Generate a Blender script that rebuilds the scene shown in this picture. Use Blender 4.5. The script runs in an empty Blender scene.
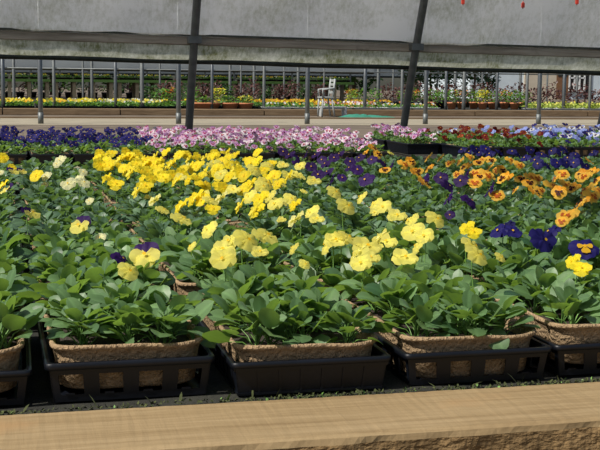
import bpy, math, random
from mathutils import Vector, Matrix
random.seed(11)
R = random.random
U = random.uniform
scene = bpy.context.scene
col = scene.collection
PI = math.pi

# ------------------------------------------------------------------ camera
CZ = 0.605
F = 1180.0
YAW = math.radians(14.0)
PITCH = math.radians(6.9)
ROLL = 0.010
cd = bpy.data.cameras.new('camera')
cam = bpy.data.objects.new('camera', cd)
col.objects.link(cam)
cd.sensor_width = 36.0
cd.lens = F / 600 * 36.0
cd.clip_start = 0.05
cd.clip_end = 400
CM = Matrix.Rotation(-YAW, 3, 'Z') @ Matrix.Rotation(PI / 2 - PITCH, 3, 'X') @ Matrix.Rotation(ROLL, 3, 'Z')
cam.matrix_world = Matrix.Translation((0, 0, CZ)) @ CM.to_4x4()
scene.camera = cam

def at_z(px, py, z):
    d = CM @ Vector(((px - 300) / F, (225 - py) / F, -1))
    t = (z - CZ) / d.z
    return Vector((d.x * t, d.y * t, z))

def at_y(px, Y):
    d = CM @ Vector(((px - 300) / F, (225 - 90) / F, -1))
    return d.x / d.y * Y

def px_of(p):
    q = CM.transposed() @ (Vector(p) - Vector((0, 0, CZ)))
    return 300 + F * q.x / -q.z, 225 - F * q.y / -q.z

# ------------------------------------------------------------------ materials
MATS = {}

def new_mat(name):
    m = bpy.data.materials.new(name)
    m.use_nodes = True
    nt = m.node_tree
    for n in list(nt.nodes):
        nt.nodes.remove(n)
    out = nt.nodes.new('ShaderNodeOutputMaterial')
    return m, nt, out

def rgb(c):
    return (c[0], c[1], c[2], 1)

def simple(name, c, rough=0.5, metal=0.0, var=0.15, scale=30.0, bump=0.0, bscale=80.0, stretch=None, spec=0.5):
    """one surface with noise-driven colour variation and an optional bump"""
    m, nt, out = new_mat(name)
    p = nt.nodes.new('ShaderNodeBsdfPrincipled')
    p.inputs['Roughness'].default_value = rough
    p.inputs['Metallic'].default_value = metal
    p.inputs['Specular IOR Level'].default_value = spec
    tc = nt.nodes.new('ShaderNodeTexCoord')
    vec = tc.outputs['Object']
    if stretch:
        mp = nt.nodes.new('ShaderNodeMapping')
        mp.inputs['Scale'].default_value = stretch
        nt.links.new(vec, mp.inputs['Vector'])
        vec = mp.outputs['Vector']
    nz = nt.nodes.new('ShaderNodeTexNoise')
    nz.inputs['Scale'].default_value = scale
    nz.inputs['Detail'].default_value = 5
    nt.links.new(vec, nz.inputs['Vector'])
    rp = nt.nodes.new('ShaderNodeValToRGB')
    rp.color_ramp.elements[0].position = 0.3
    rp.color_ramp.elements[1].position = 0.7
    rp.color_ramp.elements[0].color = rgb([x * (1 - var) for x in c])
    rp.color_ramp.elements[1].color = rgb([min(1, x * (1 + var)) for x in c])
    nt.links.new(nz.outputs['Fac'], rp.inputs['Fac'])
    nt.links.new(rp.outputs['Color'], p.inputs['Base Color'])
    if bump:
        n2 = nt.nodes.new('ShaderNodeTexNoise')
        n2.inputs['Scale'].default_value = bscale
        n2.inputs['Detail'].default_value = 4
        nt.links.new(vec, n2.inputs['Vector'])
        b = nt.nodes.new('ShaderNodeBump')
        b.inputs['Strength'].default_value = bump
        b.inputs['Distance'].default_value = 0.01
        nt.links.new(n2.outputs['Fac'], b.inputs['Height'])
        nt.links.new(b.outputs['Normal'], p.inputs['Normal'])
    nt.links.new(p.outputs[0], out.inputs['Surface'])
    MATS[name] = m
    return m

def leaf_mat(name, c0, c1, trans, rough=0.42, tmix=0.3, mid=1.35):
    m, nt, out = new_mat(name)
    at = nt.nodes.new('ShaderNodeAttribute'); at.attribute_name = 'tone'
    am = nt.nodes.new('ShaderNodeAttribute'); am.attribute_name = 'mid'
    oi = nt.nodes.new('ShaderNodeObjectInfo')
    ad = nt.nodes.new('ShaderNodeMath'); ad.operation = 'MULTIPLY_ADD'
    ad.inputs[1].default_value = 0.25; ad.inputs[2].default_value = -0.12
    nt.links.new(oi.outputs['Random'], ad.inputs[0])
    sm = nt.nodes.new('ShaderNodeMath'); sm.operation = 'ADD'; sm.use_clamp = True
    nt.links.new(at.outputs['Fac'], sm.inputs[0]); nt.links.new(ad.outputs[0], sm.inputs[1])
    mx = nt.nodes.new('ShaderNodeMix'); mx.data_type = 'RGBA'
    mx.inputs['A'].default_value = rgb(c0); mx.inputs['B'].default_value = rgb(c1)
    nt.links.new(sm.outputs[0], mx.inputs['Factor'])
    # paler midrib
    mr = nt.nodes.new('ShaderNodeMapRange')
    mr.inputs['From Min'].default_value = 0.0; mr.inputs['From Max'].default_value = 0.35
    mr.inputs['To Min'].default_value = mid; mr.inputs['To Max'].default_value = 1.0
    nt.links.new(am.outputs['Fac'], mr.inputs['Value'])
    mm = nt.nodes.new('ShaderNodeMix'); mm.data_type = 'RGBA'; mm.blend_type = 'MULTIPLY'
    mm.inputs['Factor'].default_value = 1
    nt.links.new(mx.outputs['Result'], mm.inputs['A']); nt.links.new(mr.outputs['Result'], mm.inputs['B'])
    p = nt.nodes.new('ShaderNodeBsdfPrincipled')
    p.inputs['Roughness'].default_value = rough
    p.inputs['Specular IOR Level'].default_value = 0.38
    nt.links.new(mm.outputs['Result'], p.inputs['Base Color'])
    t = nt.nodes.new('ShaderNodeBsdfTranslucent'); t.inputs['Color'].default_value = rgb(trans)
    s = nt.nodes.new('ShaderNodeMixShader'); s.inputs['Fac'].default_value = tmix
    nt.links.new(p.outputs[0], s.inputs[1]); nt.links.new(t.outputs[0], s.inputs[2])
    nt.links.new(s.outputs[0], out.inputs['Surface'])
    MATS[name] = m
    return m

def petal_mat(name, c, var=0.18, tmix=0.6):
    m, nt, out = new_mat(name)
    oi = nt.nodes.new('ShaderNodeObjectInfo')
    mr = nt.nodes.new('ShaderNodeMapRange')
    mr.inputs['To Min'].default_value = 1 - var; mr.inputs['To Max'].default_value = 1 + var * 0.5
    nt.links.new(oi.outputs['Random'], mr.inputs['Value'])
    mm = nt.nodes.new('ShaderNodeMix'); mm.data_type = 'RGBA'; mm.blend_type = 'MULTIPLY'
    mm.inputs['Factor'].default_value = 1; mm.inputs['A'].default_value = rgb(c)
    nt.links.new(mr.outputs['Result'], mm.inputs['B'])
    p = nt.nodes.new('ShaderNodeBsdfPrincipled'); p.inputs['Roughness'].default_value = 0.6
    p.inputs['Specular IOR Level'].default_value = 0.25
    nt.links.new(mm.outputs['Result'], p.inputs['Base Color'])
    t = nt.nodes.new('ShaderNodeBsdfTranslucent')
    t.inputs['Color'].default_value = rgb([min(.98, x ** .62) for x in c] if max(c) > .5 else c)
    s = nt.nodes.new('ShaderNodeMixShader'); s.inputs['Fac'].default_value = tmix
    nt.links.new(p.outputs[0], s.inputs[1]); nt.links.new(t.outputs[0], s.inputs[2])
    nt.links.new(s.outputs[0], out.inputs['Surface'])
    MATS[name] = m
    return m

def film_mat(name, clean, dirt, dirt_lo, dirt_hi, clear, scale=3.0, dscale=9.0, trans=0.5):
    """dirty greenhouse polythene: diffuse + translucent + a little see-through"""
    m, nt, out = new_mat(name)
    tc = nt.nodes.new('ShaderNodeTexCoord')
    n1 = nt.nodes.new('ShaderNodeTexNoise'); n1.inputs['Scale'].default_value = scale; n1.inputs['Detail'].default_value = 6
    n1.inputs['Roughness'].default_value = 0.62
    mp = nt.nodes.new('ShaderNodeMapping'); mp.inputs['Scale'].default_value = (1, 1, 2.2)
    nt.links.new(tc.outputs['Object'], mp.inputs['Vector']); nt.links.new(mp.outputs[0], n1.inputs['Vector'])
    n2 = nt.nodes.new('ShaderNodeTexNoise'); n2.inputs['Scale'].default_value = dscale * 6; n2.inputs['Detail'].default_value = 6
    n2.inputs['Roughness'].default_value = 0.75
    mp2 = nt.nodes.new('ShaderNodeMapping'); mp2.inputs['Scale'].default_value = (1.0, 1, 0.28)
    nt.links.new(tc.outputs['Object'], mp2.inputs['Vector']); nt.links.new(mp2.outputs[0], n2.inputs['Vector'])
    ml = nt.nodes.new('ShaderNodeMath'); ml.operation = 'MULTIPLY'
    nt.links.new(n1.outputs['Fac'], ml.inputs[0]); nt.links.new(n2.outputs['Fac'], ml.inputs[1])
    rp = nt.nodes.new('ShaderNodeMapRange')
    rp.inputs['From Min'].default_value = dirt_lo; rp.inputs['From Max'].default_value = dirt_hi
    nt.links.new(ml.outputs[0], rp.inputs['Value'])
    mx = nt.nodes.new('ShaderNodeMix'); mx.data_type = 'RGBA'
    mx.inputs['A'].default_value = rgb(clean); mx.inputs['B'].default_value = rgb(dirt)
    nt.links.new(rp.outputs['Result'], mx.inputs['Factor'])
    p = nt.nodes.new('ShaderNodeBsdfPrincipled'); p.inputs['Roughness'].default_value = 0.45
    p.inputs['Specular IOR Level'].default_value = 0.35
    nt.links.new(mx.outputs['Result'], p.inputs['Base Color'])
    t = nt.nodes.new('ShaderNodeBsdfTranslucent'); nt.links.new(mx.outputs['Result'], t.inputs['Color'])
    s = nt.nodes.new('ShaderNodeMixShader'); s.inputs['Fac'].default_value = trans
    nt.links.new(p.outputs[0], s.inputs[1]); nt.links.new(t.outputs[0], s.inputs[2])
    tr = nt.nodes.new('ShaderNodeBsdfTransparent')
    s2 = nt.nodes.new('ShaderNodeMixShader'); s2.inputs['Fac'].default_value = clear
    nt.links.new(s.outputs[0], s2.inputs[1]); nt.links.new(tr.outputs[0], s2.inputs[2])
    nt.links.new(s2.outputs[0], out.inputs['Surface'])
    MATS[name] = m
    return m

def wood_mat(name, c0, c1, c2, rough=0.75, bump=0.22, grain=(1.4, 26, 26), sawn=True, stain=None):
    m, nt, out = new_mat(name)
    tc = nt.nodes.new('ShaderNodeTexCoord')
    mp = nt.nodes.new('ShaderNodeMapping'); mp.inputs['Scale'].default_value = grain
    nt.links.new(tc.outputs['Object'], mp.inputs['Vector'])
    n1 = nt.nodes.new('ShaderNodeTexNoise'); n1.inputs['Scale'].default_value = 2.2; n1.inputs['Detail'].default_value = 8
    n1.inputs['Roughness'].default_value = 0.65; n1.inputs['Distortion'].default_value = 0.6
    nt.links.new(mp.outputs[0], n1.inputs['Vector'])
    rp = nt.nodes.new('ShaderNodeValToRGB')
    rp.color_ramp.elements[0].position = 0.3; rp.color_ramp.elements[0].color = rgb(c0)
    rp.color_ramp.elements[1].position = 0.72; rp.color_ramp.elements[1].color = rgb(c2)
    e = rp.color_ramp.elements.new(0.5); e.color = rgb(c1)
    nt.links.new(n1.outputs['Fac'], rp.inputs['Fac'])
    colr = rp.outputs['Color']
    if stain:
        n3 = nt.nodes.new('ShaderNodeTexNoise'); n3.inputs['Scale'].default_value = 5.5; n3.inputs['Detail'].default_value = 5
        nt.links.new(tc.outputs['Object'], n3.inputs['Vector'])
        r3 = nt.nodes.new('ShaderNodeMapRange'); r3.inputs['From Min'].default_value = 0.60; r3.inputs['From Max'].default_value = 0.74
        r3.inputs['To Max'].default_value = 0.7
        nt.links.new(n3.outputs['Fac'], r3.inputs['Value'])
        mx = nt.nodes.new('ShaderNodeMix'); mx.data_type = 'RGBA'
        nt.links.new(r3.outputs[0], mx.inputs['Factor']); nt.links.new(colr, mx.inputs['A'])
        mx.inputs['B'].default_value = rgb(stain)
        colr = mx.outputs['Result']
    p = nt.nodes.new('ShaderNodeBsdfPrincipled'); p.inputs['Roughness'].default_value = rough
    p.inputs['Specular IOR Level'].default_value = 0.25
    nt.links.new(colr, p.inputs['Base Color'])
    b = nt.nodes.new('ShaderNodeBump'); b.inputs['Strength'].default_value = bump; b.inputs['Distance'].default_value = 0.004
    h = n1.outputs['Fac']
    if sawn:
        mp3 = nt.nodes.new('ShaderNodeMapping'); mp3.inputs['Scale'].default_value = (75, 5, 5); mp3.inputs['Rotation'].default_value = (0, 0, 0.12)
        nt.links.new(tc.outputs['Object'], mp3.inputs['Vector'])
        n4 = nt.nodes.new('ShaderNodeTexNoise'); n4.inputs['Scale'].default_value = 1.5; n4.inputs['Detail'].default_value = 3
        nt.links.new(mp3.outputs[0], n4.inputs['Vector'])
        ad = nt.nodes.new('ShaderNodeMath'); ad.operation = 'ADD'
        nt.links.new(h, ad.inputs[0]); nt.links.new(n4.outputs['Fac'], ad.inputs[1])
        h = ad.outputs[0]
    nt.links.new(h, b.inputs['Height']); nt.links.new(b.outputs[0], p.inputs['Normal'])
    nt.links.new(p.outputs[0], out.inputs['Surface'])
    MATS[name] = m
    return m

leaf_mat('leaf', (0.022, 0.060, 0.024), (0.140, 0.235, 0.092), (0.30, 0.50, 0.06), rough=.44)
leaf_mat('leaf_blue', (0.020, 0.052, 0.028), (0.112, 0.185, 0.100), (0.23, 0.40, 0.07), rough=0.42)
leaf_mat('leaf_far', (0.035, 0.10, 0.02), (0.13, 0.26, 0.05), (0.2, 0.4, 0.04))
leaf_mat('leaf_dark', (0.012, 0.035, 0.012), (0.04, 0.09, 0.025), (0.06, 0.14, 0.02))
leaf_mat('leaf_lime', (0.16, 0.24, 0.03), (0.42, 0.46, 0.08), (0.4, 0.5, 0.05))
leaf_mat('leaf_plum', (0.05, 0.022, 0.022), (0.14, 0.07, 0.06), (0.12, 0.05, 0.04))
simple('stem', (0.12, 0.24, 0.05), 0.5)
PET = {
    'bright_yellow': petal_mat('petal_bright_yellow', (0.90, 0.72, 0.025)),
    'pale_yellow': petal_mat('petal_pale_yellow', (0.84, 0.76, 0.16)),
    'cream': petal_mat('petal_cream', (0.80, 0.78, 0.45)),
    'orange': petal_mat('petal_orange', (0.82, 0.36, 0.02), 0.3),
    'amber': petal_mat('petal_amber', (0.85, 0.50, 0.06), 0.25),
    'purple': petal_mat('petal_purple', (0.042, 0.013, 0.115), 0.4),
    'navy': petal_mat('petal_navy', (0.020, 0.016, 0.14), 0.4),
    'blue': petal_mat('petal_blue', (0.033, 0.028, 0.185), 0.45),
    'pink': petal_mat('petal_pink', (0.68, 0.44, 0.63), 0.25),
    'mauve': petal_mat('petal_mauve', (0.40, 0.17, 0.42), 0.3),
    'blush': petal_mat('petal_blush', (0.84, 0.76, 0.80), 0.12),
    'magenta': petal_mat('petal_magenta', (0.36, 0.035, 0.16), 0.4),
    'red': petal_mat('petal_red', (0.17, 0.016, 0.010), 0.4),
    'rust': petal_mat('petal_rust', (0.45, 0.11, 0.02), 0.3),
    'sky_blue': petal_mat('petal_sky_blue', (0.30, 0.36, 0.72), 0.3),
    'white': petal_mat('petal_white', (0.82, 0.82, 0.80), 0.1),
    'dark_eye': petal_mat('petal_dark_eye', (0.06, 0.012, 0.012), 0.1),
    'gold_eye': petal_mat('petal_gold_eye', (0.88, 0.50, 0.02), 0.1),
    'green_eye': petal_mat('petal_green_eye', (0.35, 0.42, 0.05), 0.1),
}
simple('black_plastic', (0.0035, 0.0048, 0.0085), 0.40, var=0.25, scale=12, bump=0.06, bscale=60, spec=0.34)
simple('white_plastic', (0.58, 0.60, 0.60), 0.45, var=0.06)
simple('pulp', (0.31, 0.215, 0.125), 0.9, var=0.25, scale=70, bump=1.0, bscale=150, spec=0.1)
simple('soil', (0.035, 0.024, 0.017), 0.95, var=0.5, scale=150, bump=0.8, bscale=200)
simple('weed_mat', (0.014, 0.014, 0.009), 0.9, var=0.6, scale=14, bump=0.5, bscale=150)
simple('moss', (0.045, 0.055, 0.015), 0.95, var=0.5, scale=60)
simple('dirt', (0.115, 0.088, 0.062), 0.95, var=0.35, scale=1.6, bump=0.5, bscale=25)
simple('concrete', (0.26, 0.225, 0.16), 0.9, var=0.12, scale=2.5, bump=0.2, bscale=30)
simple('galvanised', (0.13, 0.14, 0.145), 0.34, metal=0.7, var=0.15, scale=18)
simple('dull_steel', (0.115, 0.125, 0.125), 0.5, metal=0.3, var=0.2, scale=14)
simple('dark_pipe', (0.022, 0.028, 0.022), 0.5, metal=0.2, var=0.4, scale=20)
simple('batten', (0.05, 0.055, 0.045), 0.7, var=0.4, scale=15)
simple('chair_paint', (0.27, 0.29, 0.29), 0.5, var=.1)
simple('terracotta', (0.46, 0.17, 0.075), 0.8, var=0.15, scale=20)
simple('red_plastic', (0.50, 0.04, 0.02), 0.4)
simple('tarp', (0.03, 0.18, 0.12), 0.5, var=0.2, scale=6)
simple('hose', (0.045, 0.05, 0.045), 0.5)
simple('render_wall', (0.50, 0.57, 0.62), 0.8, var=0.08, scale=2)
simple('render_beige', (0.48, 0.42, 0.33), 0.8, var=0.08, scale=2)
simple('dark_glass', (0.02, 0.022, 0.025), 0.15, var=0.3, scale=1.2)
simple('door_brown', (0.17, 0.08, 0.035), 0.6)
simple('slate', (0.10, 0.11, 0.12), 0.8)
simple('bark', (0.09, 0.065, 0.045), 0.9)
wood_mat('sleeper_wood', (0.19, 0.127, 0.060), (0.25, 0.176, 0.089), (0.31, 0.225, 0.122), stain=(0.30, 0.185, 0.085))
simple('rough_sawn', (0.21, 0.135, 0.062), 0.9, var=.35, scale=14, bump=1.0, bscale=60, stretch=(1, 2, 2), spec=.15)  # front face of the near sleeper, darker and rougher than its top
wood_mat('old_wood', (0.10, 0.065, 0.036), (0.17, 0.115, 0.066), (0.25, 0.18, 0.11), sawn=False)
wood_mat('grey_wood', (0.20, 0.17, 0.13), (0.31, 0.27, 0.215), (0.42, 0.37, 0.30), sawn=False, grain=(0.9, 10, 14), stain=(0.07, 0.062, 0.05))
wood_mat('pale_wood', (0.25, 0.20, 0.13), (0.33, 0.275, 0.19), (0.40, 0.34, 0.25), sawn=False)
film_mat('roof_film', (0.84, 0.83, 0.80), (0.46, 0.46, 0.36), 0.20, 0.44, 0.06, scale=1.6, dscale=5)
film_mat('curtain_film', (0.86, 0.86, 0.72), (0.22, 0.23, 0.09), 0.13, 0.37, 0.03, scale=4.0, dscale=6)
film_mat('far_film', (0.42, 0.46, 0.48), (0.35, 0.38, 0.36), 0.3, 0.5, 0.05, scale=2.0, dscale=5)

# ------------------------------------------------------------------ mesh builder
class MB:
    def __init__(s):
        s.v = []; s.f = []; s.m = []; s.t = []; s.mid = []; s.slots = []; s.sm = []

    def slot(s, mat):
        if mat not in s.slots:
            s.slots.append(mat)
        return s.slots.index(mat)

    def vert(s, p, mid=1.0):
        s.v.append((p[0], p[1], p[2])); s.mid.append(mid)
        return len(s.v) - 1

    def face(s, ids, mat, tone=0.5, smooth=True):
        s.f.append(tuple(ids)); s.m.append(s.slot(mat)); s.t.append(tone); s.sm.append(smooth)

    def box(s, x0, x1, y0, y1, z0, z1, mat, taper=0.0, smooth=False):
        """taper shrinks the bottom face in x and y"""
        t = taper
        ids = [s.vert(p) for p in ((x0 + t, y0 + t, z0), (x1 - t, y0 + t, z0), (x1 - t, y1 - t, z0), (x0 + t, y1 - t, z0),
                                   (x0, y0, z1), (x1, y0, z1), (x1, y1, z1), (x0, y1, z1))]
        for q in ((0, 3, 2, 1), (4, 5, 6, 7), (0, 1, 5, 4), (1, 2, 6, 5), (2, 3, 7, 6), (3, 0, 4, 7)):
            s.face([ids[i] for i in q], mat, smooth=smooth)

    def tube(s, path, rad, mat, n=8, caps=True, tone=0.5):
        path = [Vector(p) for p in path]
        rads = rad if isinstance(rad, (list, tuple)) else [rad] * len(path)
        rings = []
        up = Vector((0.13, 0.21, 1)).normalized()
        for i, p in enumerate(path):
            d = (path[min(i + 1, len(path) - 1)] - path[max(i - 1, 0)]).normalized()
            a = d.cross(up)
            if a.length < 0.15:
                a = d.cross(Vector((1, 0.1, 0)))
            a.normalize(); b = d.cross(a)
            rings.append([s.vert(p + (a * math.cos(2 * PI * k / n) + b * math.sin(2 * PI * k / n)) * rads[i]) for k in range(n)])
        for i in range(len(rings) - 1):
            for k in range(n):
                s.face((rings[i][k], rings[i + 1][k], rings[i + 1][(k + 1) % n], rings[i][(k + 1) % n]), mat, tone)
        if caps:
            s.face(rings[0], mat, tone, False); s.face(list(reversed(rings[-1])), mat, tone, False)

    def lathe(s, prof, mat, n=20, c=(0, 0, 0), sx=1.0, sy=1.0):
        rings = []
        for r, z in prof:
            rings.append([s.vert((c[0] + r * sx * math.cos(2 * PI * k / n), c[1] + r * sy * math.sin(2 * PI * k / n), c[2] + z)) for k in range(n)])
        for i in range(len(rings) - 1):
            for k in range(n):
                s.face((rings[i][k], rings[i][(k + 1) % n], rings[i + 1][(k + 1) % n], rings[i + 1][k]), mat)
        s.face(list(reversed(rings[0])), mat); s.face(rings[-1], mat)

    def loft_rect(s, prof, mat, rc, nc=6, wob=0.0, capb=True, capt=False, c=(0, 0)):
        """rings of a rounded rectangle: prof = [(half x, half y, z)]"""
        rings = []
        for hx, hy, z in prof:
            ring = []
            r = min(rc, hx * 0.9, hy * 0.9)
            pts = []
            for cx, cy, a0 in ((hx - r, hy - r, 0), (-hx + r, hy - r, PI / 2), (-hx + r, -hy + r, PI), (hx - r, -hy + r, 1.5 * PI)):
                arc = [(cx + r * math.cos(a0 + PI / 2 * k / nc), cy + r * math.sin(a0 + PI / 2 * k / nc)) for k in range(nc + 1)]
                pts.append(arc)
            for i in range(4):
                ring += pts[i]
                a, b = pts[i][-1], pts[(i + 1) % 4][0]
                for k in range(1, 7):
                    ring.append((a[0] + (b[0] - a[0]) * k / 7, a[1] + (b[1] - a[1]) * k / 7))
            rings.append([s.vert((c[0] + p[0], c[1] + p[1], z + wob * (z > 0.05) * (math.sin(p[0] * 31 + p[1] * 13) + 0.7 * math.sin(p[0] * 57 - p[1] * 23 + 1)))) for p in ring])
        n = len(rings[0])
        for i in range(len(rings) - 1):
            for k in range(n):
                s.face((rings[i][k], rings[i][(k + 1) % n], rings[i + 1][(k + 1) % n], rings[i + 1][k]), mat)
        if capb:
            s.face(list(reversed(rings[0])), mat, smooth=False)
        if capt:
            s.face(rings[-1], mat, smooth=False)

    def leaf(s, base, az, elev, L, W, mat, droop=0.8, roll=0.0, tone=0.5, ns=7, nc=4, fold=0.22, cren=0.05):
        p = Vector(base); st = L / ns
        hx = Vector((math.cos(az), math.sin(az), 0)); sd0 = Vector((-math.sin(az), math.cos(az), 0))
        prev = None
        for i in range(ns + 1):
            q = i / ns
            e = elev - droop * q
            d = hx * math.cos(e) + Vector((0, 0, math.sin(e)))
            nrm = sd0.cross(d) * -1
            sd = sd0 * math.cos(roll) + nrm * math.sin(roll)
            nn = nrm * math.cos(roll) - sd0 * math.sin(roll)
            w = W * 0.5 * (max(0.0, 1 - abs(2 * q ** 0.85 - 1) ** 2.3) ** 0.62 + 0.04 * (1 - q))
            w *= 1 + (cren if i % 2 else -cren)
            row = []
            for j in range(nc + 1):
                c = -1 + 2 * j / nc
                row.append(s.vert(p + sd * (w * c) + nn * (fold * abs(c) * w * (1 - 0.55 * abs(c))), abs(c)))
            if prev:
                for j in range(nc):
                    s.face((prev[j], prev[j + 1], row[j + 1], row[j]), mat, tone)
            prev = row
            p = p + d * st

    def build(s, name, parent=None, loc=None):
        o = bpy.data.objects.new(name, s.mesh(name))
        col.objects.link(o)
        if parent:
            o.parent = parent
        if loc:
            o.location = loc
        return o

    def mesh(s, name):
        me = bpy.data.meshes.new(name)
        me.from_pydata(s.v, [], s.f)
        for mat in s.slots:
            me.materials.append(MATS[mat])
        me.polygons.foreach_set('material_index', s.m)
        me.polygons.foreach_set('use_smooth', s.sm)
        a = me.attributes.new('tone', 'FLOAT', 'FACE'); a.data.foreach_set('value', s.t)
        b = me.attributes.new('mid', 'FLOAT', 'POINT'); b.data.foreach_set('value', s.mid)
        me.update()
        return me

SEEN = {}
def tag(o, label, cat, group=None, kind=None):
    o['label'] = label; o['category'] = cat
    if group: o['group'] = group
    if kind: o['kind'] = kind
    SEEN.setdefault(label, []).append((o.name, group))
    return o

def struct(o, label, cat):
    o['kind'] = 'structure'; o['label'] = label; o['category'] = cat
    return o

def empty(name, loc=(0, 0, 0), rz=0.0):
    o = bpy.data.objects.new(name, None); o.location = loc; o.rotation_euler = (0, 0, rz)
    o.empty_display_size = 0.05
    col.objects.link(o)
    return o

def link_mesh(name, me, parent, loc=(0, 0, 0), rz=0.0, sc=1.0):
    o = bpy.data.objects.new(name, me); o.location = loc; o.rotation_euler = (0, 0, rz); o.scale = (sc, sc, sc)
    if parent: o.parent = parent
    col.objects.link(o)
    return o

ORD = ['first', 'second', 'third', 'fourth', 'fifth', 'sixth', 'seventh', 'eighth', 'ninth', 'tenth', 'eleventh', 'twelfth',
       'thirteenth', 'fourteenth', 'fifteenth', 'sixteenth', 'seventeenth', 'eighteenth', 'nineteenth', 'twentieth',
       'twenty-first', 'twenty-second', 'twenty-third', 'twenty-fourth', 'twenty-fifth', 'twenty-sixth']

# ------------------------------------------------------------------ ground and benches
ZB = 0.087         # the trays stand on this level
b = MB(); b.box(-40, 70, -4, 90, -0.2, 0, 'dirt')
struct(b.build('ground'), 'bare brown earth floor between and beyond the benches', 'ground')
b = MB(); b.box(-30, 40, 16.2, 18.9, -0.02, 0.006, 'concrete')
struct(b.build('path'), 'pale concrete path beyond the open side of the tunnel', 'path')

ZB2 = 0.014        # the back bench lies lower

b = MB(); b.box(-30, 40, 18.9, 18.99, 0, 0.03, 'old_wood')
struct(b.build('trim_1'), 'dark timber kerb along the far edge of the pale path', 'kerb')

def bench_bed(x0, x1, y0, y1, ZB=ZB):
    b = MB()
    nx, ny = int((x1 - x0) * 8), int((y1 - y0) * 8)
    g = [[b.vert((x0 + (x1 - x0) * i / nx, y0 + (y1 - y0) * j / ny, ZB - 0.002 - 0.006 * R())) for i in range(nx + 1)] for j in range(ny + 1)]
    for j in range(ny):
        for i in range(nx):
            b.face((g[j][i], g[j][i + 1], g[j + 1][i + 1], g[j + 1][i]), 'weed_mat')
    b.box(x0, x1, y0, y1, 0, ZB - 0.012, 'weed_mat')
    return b.build('bench_bed')

tag(bench_bed(-1.2, 5.2, 1.852, 5.96), 'dark matting bed under the near block of pansy trays', 'bench bed')
tag(bench_bed(-1.2, 3.05, 8.27, 10.06, ZB2), 'dark matting bed under the blue and pink rows along the tunnel side', 'bench bed')
tag(bench_bed(3.06, 8.2, 8.27, 10.06, ZB2 + .036), 'dark matting bed under the red and light blue rows along the tunnel side', 'bench bed')

def sleeper(x0, x1, y0, y1, z0, z1, mat, rough=0.004, seg=60, front_rough=0.0, front_mat=None):
    """sawn timber: bevelled, slightly uneven faces and edges"""
    b = MB()
    bv = min(0.008, (z1 - z0) * 0.15)
    prof = [(y0, z0 + bv, 1), (y0, (z0 + z1) / 2, 1), (y0, z1 - bv * 1.6, 1), (y0 + bv * 0.5, z1 - bv * 0.5, .6), (y0 + bv * 1.6, z1, .3), ((y0 + y1) / 2, z1, 0.2), (y1 - bv, z1, .2),
            (y1, z1 - bv, .4), (y1, z0 + bv, .4), (y1 - bv, z0, 0), (y0 + bv, z0, 0)]
    rings = []
    for i in range(seg + 1):
        x = x0 + (x1 - x0) * i / seg
        w = 0.3 * math.sin(x * 3.1) + 0.2 * math.sin(x * 8.3 + 1) + .15 * math.sin(x * 37) + .12 * math.sin(x * 71 + 2)
        rings.append([b.vert((x, y + k * rough * (.25 * (R() - 0.5) + w) - (front_rough * (.5 * math.sin(x * 23 + z * 60) + .5 * math.sin(x * 57 - z * 90)) * (k == 1)), z + (rough * 0.12 * (R() - 0.5) if 0 < k < 1 else 0))) for y, z, k in prof])
    n = len(prof)
    for i in range(seg):
        for k in range(n):
            b.face((rings[i][k], rings[i][(k + 1) % n], rings[i + 1][(k + 1) % n], rings[i + 1][k]), front_mat if (front_mat and k < 2) else mat, smooth=False)
    b.face(rings[0], mat, smooth=False); b.face(list(reversed(rings[-1])), mat, smooth=False)
    return b

tag(sleeper(-1.2, 3.4, 1.625, 1.848, 0.0, ZB, 'sleeper_wood', 0.006, 460, 0.003, 'rough_sawn').build('timber_sleeper'),
    'long sawn timber sleeper along the very front, below the near trays', 'timber')
xs = [-1.2, 1.25, 3.55, 6.0, 8.2]
nm = ['under the blue violas at the left', 'under the pink and mauve pansies', 'before the red flats', 'under the light blue pansies at the right']
for i in range(4):
    tag(sleeper(xs[i] + 0.004, xs[i + 1] - 0.004, 8.10, 8.262, 0.0, ZB2 + .008, 'pale_wood', 0.002, 50).build('timber_sleeper'),
        'pale timber sleeper edging the back bench, ' + nm[i], 'timber', 'sleepers edging the back bench')

# moss tufts along the back edge of the front sleeper
b = MB()
for i in range(1500):
    x = U(-0.3, 1.4); y = 1.853 + R() * 0.024
    h = U(0.002, 0.006) if R() < 0.985 else U(0.012, 0.022)
    w = U(0.002, 0.006)
    b.leaf((x, y, ZB - 0.006), U(0, 6.28), U(0.5, 1.4), h * 1.6, w, 'moss' if R() < .93 else 'stem', 0.5, 0, R(), 3, 2)
tag(b.build('moss'), 'thin moss and grass growing between the front sleeper and the trays', 'moss', kind='stuff')

# ------------------------------------------------------------------ trays, pulp flats
TW, TL, TH = 0.277, 0.540, 0.058

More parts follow.
